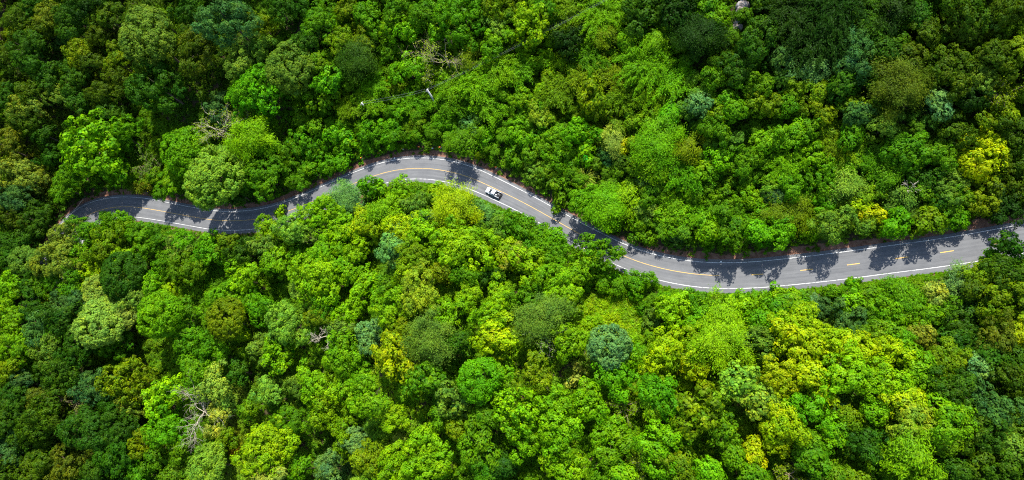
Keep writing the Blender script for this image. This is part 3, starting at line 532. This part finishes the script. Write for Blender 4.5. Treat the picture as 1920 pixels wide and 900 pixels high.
scatter('undergrowth', 'low green undergrowth covering the ground between the trees', np.c_[P, heights(P[:, 0], P[:, 1])], scl, rng.uniform(0, 6.28, len(P)), col.clip(.003, .8), rng.integers(0, 8, len(P)), BUSH)
P = grid(-200, 176, -105, 135, 3.6, rng); i_, d_, s_ = road_near(P[:, 0], P[:, 1]); gap = d_-half[i_]-1.4
col, near = blend_colour(P, rng); deep = ((s_ < 0) & (gap > 22)) | ((P[:, 0] < -75) & (gap > 6)); keep = (gap > 3.2) & (near > np.where(deep, .95, .5)) & (near < 1.9); P, col, deep = P[keep], col[keep], deep[keep]
pp = np.array([project((a_, b_, height(a_, b_)))[:2] for a_, b_ in P]); open_ = ((pp[:, 0]-1150)/78)**2+((pp[:, 1]-602)/56)**2 < 1; P, col, deep = P[~open_], col[~open_], deep[~open_]; print('understory', len(P))
col = (col*.6+ALB['n']*.4)*rng.uniform(.8, 1.2, (len(P), 1))
zz = heights(P[:, 0], P[:, 1])+np.where(deep, rng.uniform(.2, 1.6, len(P)), rng.uniform(1.0, 4.5, len(P)))
scatter('understory_foliage', 'smaller leafy growth filling gaps below the forest canopy', np.c_[P, zz], rng.uniform(.5, .95, len(P)), rng.uniform(0, 6.28, len(P)), col, rng.integers(0, 10, len(P)), CROWN)
P = grid(-330, 300, -220, 260, 6.0, rng); i_, d_, s_ = road_near(P[:, 0], P[:, 1]); col, near = blend_colour(P, rng)
keep = (d_-half[i_] > 7) & (near > 1.75); P, col = P[keep], col[keep]; print('outer', len(P))
scatter('surrounding_forest', 'dense forest canopy continuing around the hillside', np.c_[P, heights(P[:, 0], P[:, 1])+rng.uniform(4, 8, len(P))], rng.uniform(1.1, 1.8, len(P)), rng.uniform(0, 6.28, len(P)), col*rng.uniform(.8, 1.2, (len(P), 1)), rng.integers(0, 10, len(P)), CROWN)

# ------------------------------------------------------------------ white pickup
CARW = simple('white_car_paint', (.72, .75, .80), .3); GLASS = simple('dark_car_glass', (.012, .016, .02), .08); BLACK = simple('black_rubber', (.015, .015, .015), .7)
LINER = simple('dark_bed_liner', (.028, .028, .03), .6); RIM = simple('wheel_rim', (.45, .45, .46), .3, .9); HEAD = simple('headlight_lens', (.75, .78, .8), .1); TAIL = simple('red_tail_lens', (.35, .01, .01), .2)
k = c_at(926); tw = tang[k]; c0, _ = on_road(926, 364), 0
lane = cline[k]-nrm[k]*half[k]*.46; lane = lane+tw*np.dot(c0-lane, tw)
yaw = math.atan2(-tw[1], -tw[0])
pk = tag(link('pickup_truck', None, None, (lane[0], lane[1], lane[2]+.006), (0, 0, yaw)), 'white pickup truck with open dark cargo bed driving left on the road', 'pickup truck')
pk.rotation_euler = (Matrix.Rotation(yaw, 3, 'Z') @ Matrix.Rotation(math.atan(GRADE*tw[0]), 3, 'Y')).to_euler()
def loft(name, st, material, n=16, pw=5.):
    th = np.arange(n)*2*np.pi/n; V = []; Q = []
    for x, hw, z0, z1 in st:
        c, s = np.cos(th), np.sin(th); y = hw*np.sign(c)*np.abs(c)**(2/pw); z = (z0+z1)/2+(z1-z0)/2*np.sign(s)*np.abs(s)**(2/pw); V.append(np.c_[np.full(n, x), y, z])
    for i in range(len(st)-1): Q += [[i*n+j, i*n+(j+1) % n, (i+1)*n+(j+1) % n, (i+1)*n+j] for j in range(n)]
    V = np.vstack(V); e = len(V)-n
    for j in range(0, n//2-1): Q.append([j, j+1, n-2-j, n-1-j]); Q.append([e+n-1-j, e+n-2-j, e+j+1, e+j])
    return raw_mesh(name, V, Q, None, material, False)
body = link('body', loft('body', [(2.62, .70, .42, .82), (2.52, .84, .34, .95), (2.2, .90, .30, 1.02), (1.2, .92, .30, 1.10), (.9, .92, .30, 1.12), (-.78, .92, .30, 1.10)], CARW), pk)
link('bonnet', loft('bonnet', [(2.45, .66, .94, 1.0), (2.1, .76, .98, 1.065), (1.32, .80, 1.02, 1.14)], CARW), pk)
link('cab_glass', loft('cab_glass', [(1.30, .74, 1.06, 1.135), (.22, .70, 1.02, 1.68), (-.5, .70, 1.02, 1.70), (-.80, .70, 1.02, 1.60)], GLASS, pw=7), pk)
link('roof', loft('roof', [(.30, .60, 1.60, 1.68), (.12, .70, 1.64, 1.745), (-.45, .71, 1.64, 1.775), (-.86, .66, 1.60, 1.70)], CARW), pk)
for s in (-1, 1):
    mb = MB()
    for a_, b_ in (((1.24, .80*s, 1.10), (.24, .69*s, 1.67)), ((-.18, .84*s, 1.08), (-.18, .72*s, 1.66)), ((-.80, .84*s, 1.08), (-.80, .70*s, 1.64))): mb.tube([a_, b_], .05, 6)
    link('window_pillar', mb.mesh('pillar', CARW), pk)
    mb = MB(); mb.box((.1, .925*s, .78), (1.5, .03, .52)); dr = link('door', mb.mesh('door', CARW), pk); mb = MB(); mb.box((-.38, .95*s, .92), (.18, .03, .04)); link('handle', mb.mesh('handle', BLACK), dr)
    mb = MB(); mb.box((1.0, 1.03*s, 1.16), (.12, .2, .16)); link('wing_mirror', mb.mesh('mirror', CARW), pk)
    mb = MB(); mb.box((-1.72, .87*s, .79), (1.82, .09, .66)); link('bed_side', mb.mesh('bed_side', CARW), pk)
    mb = MB(); mb.box((-1.72, .80*s, .85), (1.70, .04, .50)); link('bed_liner', mb.mesh('bed_liner', LINER), pk)
    mb = MB(); mb.box((2.56, .62*s, .80), (.10, .30, .14), (.6, 1)); link('headlight', mb.mesh('headlight', HEAD), pk)
    mb = MB(); mb.box((-2.645, .86*s, .86), (.04, .09, .30)); link('tail_light', mb.mesh('tail_light', TAIL), pk)
    for x in (1.62, -1.62):
        mb = MB(); mb.tube([(x, .66*s, .36), (x, .94*s, .36)], .36, 18); wh = link('wheel', mb.mesh('wheel', BLACK), pk); mb = MB(); mb.tube([(x, .93*s, .36), (x, .955*s, .36)], .21, 12); link('rim', mb.mesh('rim', RIM), wh)
mb = MB(); mb.box((-1.72, 0, .56), (1.80, 1.62, .10)); link('bed_floor', mb.mesh('bed_floor', LINER), pk)
mb = MB(); mb.box((-2.60, 0, .80), (.07, 1.66, .60)); link('tailgate', mb.mesh('tailgate', LINER), pk)
mb = MB(); mb.box((-2.70, 0, .46), (.14, 1.74, .20)); mb.box((2.62, 0, .48), (.14, 1.5, .2)); link('bumper', mb.mesh('bumper', LINER), pk)
mb = MB(); mb.box((-1.0, -.82, .30), (.5, .1, .1)); mb.box((-1.0, .82, .30), (.5, .1, .1)); link('mud_guard', mb.mesh('guard', BLACK), pk)
def lump(n, s, seed, sq=(1, 1, .7)):
    r = np.random.default_rng(seed); th = np.arange(n)*2*np.pi/n; V = []; Q = []
    lat = np.linspace(-1.35, 1.35, 6)
    for a_ in lat: V.append(np.c_[np.cos(th)*math.cos(a_), np.sin(th)*math.cos(a_), np.full(n, math.sin(a_))]*s*r.uniform(.78, 1.15, (n, 1))*np.array(sq))
    for i in range(5): Q += [[i*n+j, i*n+(j+1) % n, (i+1)*n+(j+1) % n, (i+1)*n+j] for j in range(n)]
    e = 5*n
    for j in range(0, n//2-1): Q.append([n-1-j, n-2-j, j+1, j]); Q.append([e+j, e+j+1, e+n-2-j, e+n-1-j])
    return np.vstack(V), Q
mw = Matrix.Translation(pk.location) @ pk.rotation_euler.to_matrix().to_4x4()
V, Q = lump(10, .24, 4); sk = link('cargo_sack', raw_mesh('sack', V, Q, None, simple('white_sacking', (.7, .69, .66), .8), True)); sk.location = mw @ Vector((-1.12, .32, .76)); tag(sk, 'small white sack lying in the pickup bed behind the cab', 'sack')
mb = MB(); mb.box((0, 0, .14), (.55, .42, .28), (.94, .94)); bx = link('cargo_box', mb.mesh('box', simple('grey_plastic', (.16, .17, .18), .6))); bx.location = mw @ Vector((-1.75, -.25, .612)); bx.rotation_euler = (0, 0, yaw+.2); tag(bx, 'dark grey box on the floor of the pickup bed', 'box')

# ------------------------------------------------------------------ utility poles and wires
CONC = ramp_mat('weathered_concrete', [(.3, (.46, .45, .43)), (.7, (.62, .61, .58))], 4); WIRE = simple('wire', (.20, .21, .21), .5); CER = simple('brown_ceramic', (.16, .09, .06), .3)
def pole(px, py, H, label, yawp):
    p, _ = place(px, py, H); root = tag(link('utility_pole', None, None, p, (0, 0, yawp)), label, 'pole', 'utility poles')
    mb = MB(); mb.box((0, 0, H/2-.5), (.52, .52, H+1), (.66, .66)); link('shaft', mb.mesh('shaft', CONC), root)
    mb = MB(); mb.box((.16, 0, H-.35), (.1, 1.5, .12)); link('cross_arm', mb.mesh('arm', CONC), root)
    for y in (-.65, .65): mb = MB(); mb.tube([(.16, y, H-.29), (.16, y, H-.12), (.16, y, H-.05)], [.05, .07, .03], 8); link('insulator', mb.mesh('insulator', CER), root)
    return p+np.array([0, 0, H])
wa = math.atan2(60, -130)
t1 = pole(801, 168, 10.5, 'pale leaning-looking concrete utility pole above the road bend', wa); t2 = pole(678, 193, 7.5, 'short pale utility pole half hidden in bushes above the road', wa)
far, _ = place(1128, 0, 10); far[2] += 10; far2 = far+(far-t1)*.3
def wire(a_, b_, label, sag=1.0):
    t = np.linspace(0, 1, 24)[:, None]; P = a_*(1-t)+b_*t-np.array([0, 0, 1.])*sag*4*t*(1-t); mb = MB(); mb.tube(P, .016, 5)
    tag(link('overhead_wire', mb.mesh('wire', WIRE)), label, 'wire', 'overhead wires')
sd2 = np.array([-.5, -.4, -.05]); 
wire(t1-sd2, far2-sd2, 'upper wire running up right from the tall utility pole', 1.2); wire(t1+sd2, far2+sd2, 'lower wire running up right from the tall utility pole', 1.4)
wire(t1-sd2, t2-sd2, 'upper wire slung between the two utility poles', .5); wire(t1+sd2, t2+sd2, 'lower wire slung between the two utility poles', .7)
q1, _ = place(85, 458, 6); q1[2] += 6; q2, _ = place(160, 368, 6); q2[2] += 6
wire(q1, q2, 'thin grey cable slanting beside the left end of the road', .3)

# ------------------------------------------------------------------ marker posts, scraps, rocks
PW = simple('white_post_paint', (.78, .78, .76), .6); PO = simple('orange_reflector', (.80, .22, .02), .4); BLUE = simple('blue_plastic', (.04, .30, .62), .4)
def marker(px, py, label, orange_only=False):
    p, _ = place(px, py, .5); root = tag(link('marker_post', None, None, p), label, 'marker post', 'roadside marker posts')
    mb = MB(); mb.box((0, 0, .35), (.20, .20, 1.1), (.85, .85)); link('post', mb.mesh('post', PO if orange_only else PW), root)
    mb = MB(); mb.box((0, -.04, .99), (.62, .36, .30), (.9, .9)); mb.box((0, -.12, .70), (.40, .06, .22)); link('reflector', mb.mesh('reflector', PO), root)
    if not orange_only: mb = MB(); mb.box((.16, .10, .08), (.7, .55, .34), (.75, .75)); link('base_block', mb.mesh('base', PW), root)
for k, (x, y) in enumerate([(677, 297), (711, 288), (754, 279), (786, 276), (809, 277), (825, 277), (894, 298), (930, 314)]):
    marker(x, y, ['first', 'second', 'third', 'fourth', 'fifth', 'sixth', 'seventh', 'eighth'][k]+' white-and-orange marker post from the left along the outer road bend')
marker(190, 358, 'orange marker post above the leftmost road bend', True); marker(267, 362, 'orange marker post among grey twigs by the left road', True); marker(1532, 557, 'orange marker post in bushes below the right-hand road', True)
for (x, y, lab) in ((740, 297, 'small white stone stud on the outer edge line left of the bend top'), (1352, 491, 'small white stone stud on the upper edge line near the first dashes')):
    q = on_road(x, y); V, Q = lump(8, .28, int(x)); o = link('edge_stud', raw_mesh('stud', V, Q, None, PW, True)); o.location = (q[0], q[1], q[2]+.12); tag(o, lab, 'stud')
for (x, y, lab, r_) in ((1771, 429, 'longer crumpled blue plastic sheet on the verge of the right-hand road', 1.0), (1720, 438, 'small crumpled blue plastic scrap on the verge of the right-hand road', .5)):
    p, _ = place(x, y, .3); g_ = np.linspace(-1, 1, 7); X_, Y_ = np.meshgrid(g_*r_, g_*.4, indexing='ij'); Z_ = .12*np.random.default_rng(3).normal(size=X_.shape)+.9
    Q = [[i*7+j, (i+1)*7+j, (i+1)*7+j+1, i*7+j+1] for i in range(6) for j in range(6)]; m = raw_mesh('sheet', np.stack([X_, Y_, Z_], -1).reshape(-1, 3), Q, None, BLUE); o = link('plastic_sheet', m, None, p, (0, 0, .25))
    so_ = o.modifiers.new('thick', 'SOLIDIFY'); so_.thickness = .02; tag(o, lab, 'litter')
p, _ = place(1385, 34, 1.0); root = tag(link('rock_outcrop', None, None, p), 'narrow grey and brown rock outcrop among dark trees at the top', 'rocks')
rr = np.random.default_rng(9)
for x, y, s in [(1394, 8, 2.2), (1391, 18, 2.0), (1388, 27, 1.5), (1383, 36, 1.2), (1381, 44, 1.1), (1378, 51, 1.0), (1373, 58, 1.1), (1370, 66, .9), (1388, 45, 1.0)]:
    q, _ = place(x, y, 3.2); V, Q = lump(10, s*.85, int(x+y), (1, 1, 1.5)); o = link('rock', raw_mesh('rock', V, Q, None, ROCK), root, (q[0]-p[0], q[1]-p[1], q[2]+1.6-p[2]), (0, 0, rr.uniform(0, 6)))


# ------------------------------------------------------------------ a label for every plant that singles it out
ANCH = [(926,363,'the white pickup'),(808,180,'the tall utility pole'),(372,772,'the bleached dead tree'),(833,104,'the brown dead tangle'),(605,628,'the silvery dead tree'),
        (1845,285,'the golden yellow crowns'),(500,838,'the big lime dome'),(975,772,'the round lime crown'),(405,332,'the smooth pale roadside dome'),(1135,652,'the blue-green dome'),
        (1385,35,'the rock outcrop'),(1095,333,'the palm'),(1346,517,'the first centre dashes'),(790,315,'the road bend top'),(1888,462,'the dark tree hiding the road'),
        (1115,482,'the tree overhanging the road'),(190,606,'the pale domed crown'),(1150,262,'the cream feathery crown'),(440,847,'the reddish-brown crown'),(1500,647,'the yellow ridge crowns'),
        (147,414,"the road's left end"),(0,0,'the top left corner'),(1920,0,'the top right corner'),(0,900,'the bottom left corner'),(1920,900,'the bottom right corner'),
        (278,70,'the broad grey-green dome'),(1310,80,'the blackish feathery crown'),(785,546,'the tan-yellow ridge crown'),(1700,482,'the fourth centre dash'),(88,562,'the small yellow crown'),
        (1685,160,'the brown-olive feathery crown'),(430,40,'the wide dark-bluish crown'),(1235,265,'the big feathery green crown'),(650,376,'the blue-green roadside crown'),(1632,402,'the golden roadside crown')]
FIXED = {(405,332):'very large smooth pale green domed tree by the shaded left road',(1138,655):'very large smooth blue-green domed tree below the weedy clearing',(500,838):'very large round bright lime dome near the bottom left',
         (975,772):'large round bright lime loose-leaved tree at bottom centre',(1892,464):'dark green tree hiding the road at its right end',(1115,482):'dark leafy tree overhanging the road between pickup and first dashes',
         (190,606):'very large smooth pale yellow-green domed tree at left',(1150,262):'pale cream feathery tree above the palm',(440,847):'small reddish-brown crown left of the big lime dome',
         (278,70):'broad smooth grey-green domed tree at top left',(1310,80):'very large blackish feathery tree left of the rock outcrop',(785,546):'large tan-yellow tree on the ridge below the pickup',
         (1832,300):'large golden yellow tree at the right, lower of two touching crowns',(1858,266):'golden yellow tree at the right, upper of two touching crowns',(1500,647):'very large yellow-lime tree, widest of the yellow ridge crowns',
         (88,562):'small golden yellow tree near the left picture edge',(1632,402):'golden yellow tree just above the right-hand road',(1685,160):'very large brown-olive feathery tree at upper right',
         (430,40):'very large dark bluish green tree at top, left of centre',(1235,265):'very large feathery fresh green crown right of the cream tree',(650,376):'feathery blue-green tree covering the road edge left of the bend'}
used = set(); late = []
def size_word(r): return 'tiny' if r < 15 else 'small' if r < 23 else 'mid-sized' if r < 33 else 'large' if r < 44 else 'very large'
def hy(s): return s.replace(' ', '-')
def noun(t): return {'tree': 'tree', 'young tree': 'young tree', 'shrub': 'shrub', 'bamboo': 'bamboo-like thicket'}[t['cat']]
def where(dx, dy):
    d = math.hypot(dx, dy); a_ = math.degrees(math.atan2(-dy, dx)) % 360
    w_ = ['right of', 'upper right of', 'above', 'upper left of', 'left of', 'lower left of', 'below', 'lower right of'][int((a_+22.5)//45) % 8]
    return ('just ' if d < 75 else '' if d < 150 else 'well ')+w_
for t in things:
    tag(t['o'], None, t['cat'], {'tree': 'forest trees', 'young tree': 'young forest trees', 'shrub': 'forest shrubs', 'bamboo': 'bamboo-like thickets'}[t['cat']])
    k = (int(t['x']), int(t['y']))
    if k in FIXED: t['o']['label'] = FIXED[k]; used.add(FIXED[k]); t['done'] = 1
for t in sorted(things, key=lambda t: -t['r']):
    if t.get('done'): continue
    base = ' '.join([size_word(t['r']), hy(WORD[t['c']]), FORM[t['t']], noun(t)])
    A = sorted(ANCH, key=lambda q: (q[0]-t['x'])**2+(q[1]-t['y'])**2)
    A = [q for q in A if math.hypot(q[0]-t['x'], q[1]-t['y']) > 12]
    nb = sorted((u for u in things if u is not t), key=lambda u: (u['x']-t['x'])**2+(u['y']-t['y'])**2)[:5]
    cand = ['%s %s %s' % (base, where(t['x']-q[0], t['y']-q[1]), q[2]) for q in A[:3]]
    cand += ['%s %s %s, beside a %s crown' % (base.replace('bamboo-like ', ''), where(t['x']-q[0], t['y']-q[1]), q[2], hy(WORD[u['c']])) for q in A[:2] for u in nb]
    for c in cand:
        if c not in used and len(c.split()) <= 16: break
    else: print('LABEL', cand[0])
    used.add(c); t['o']['label'] = c
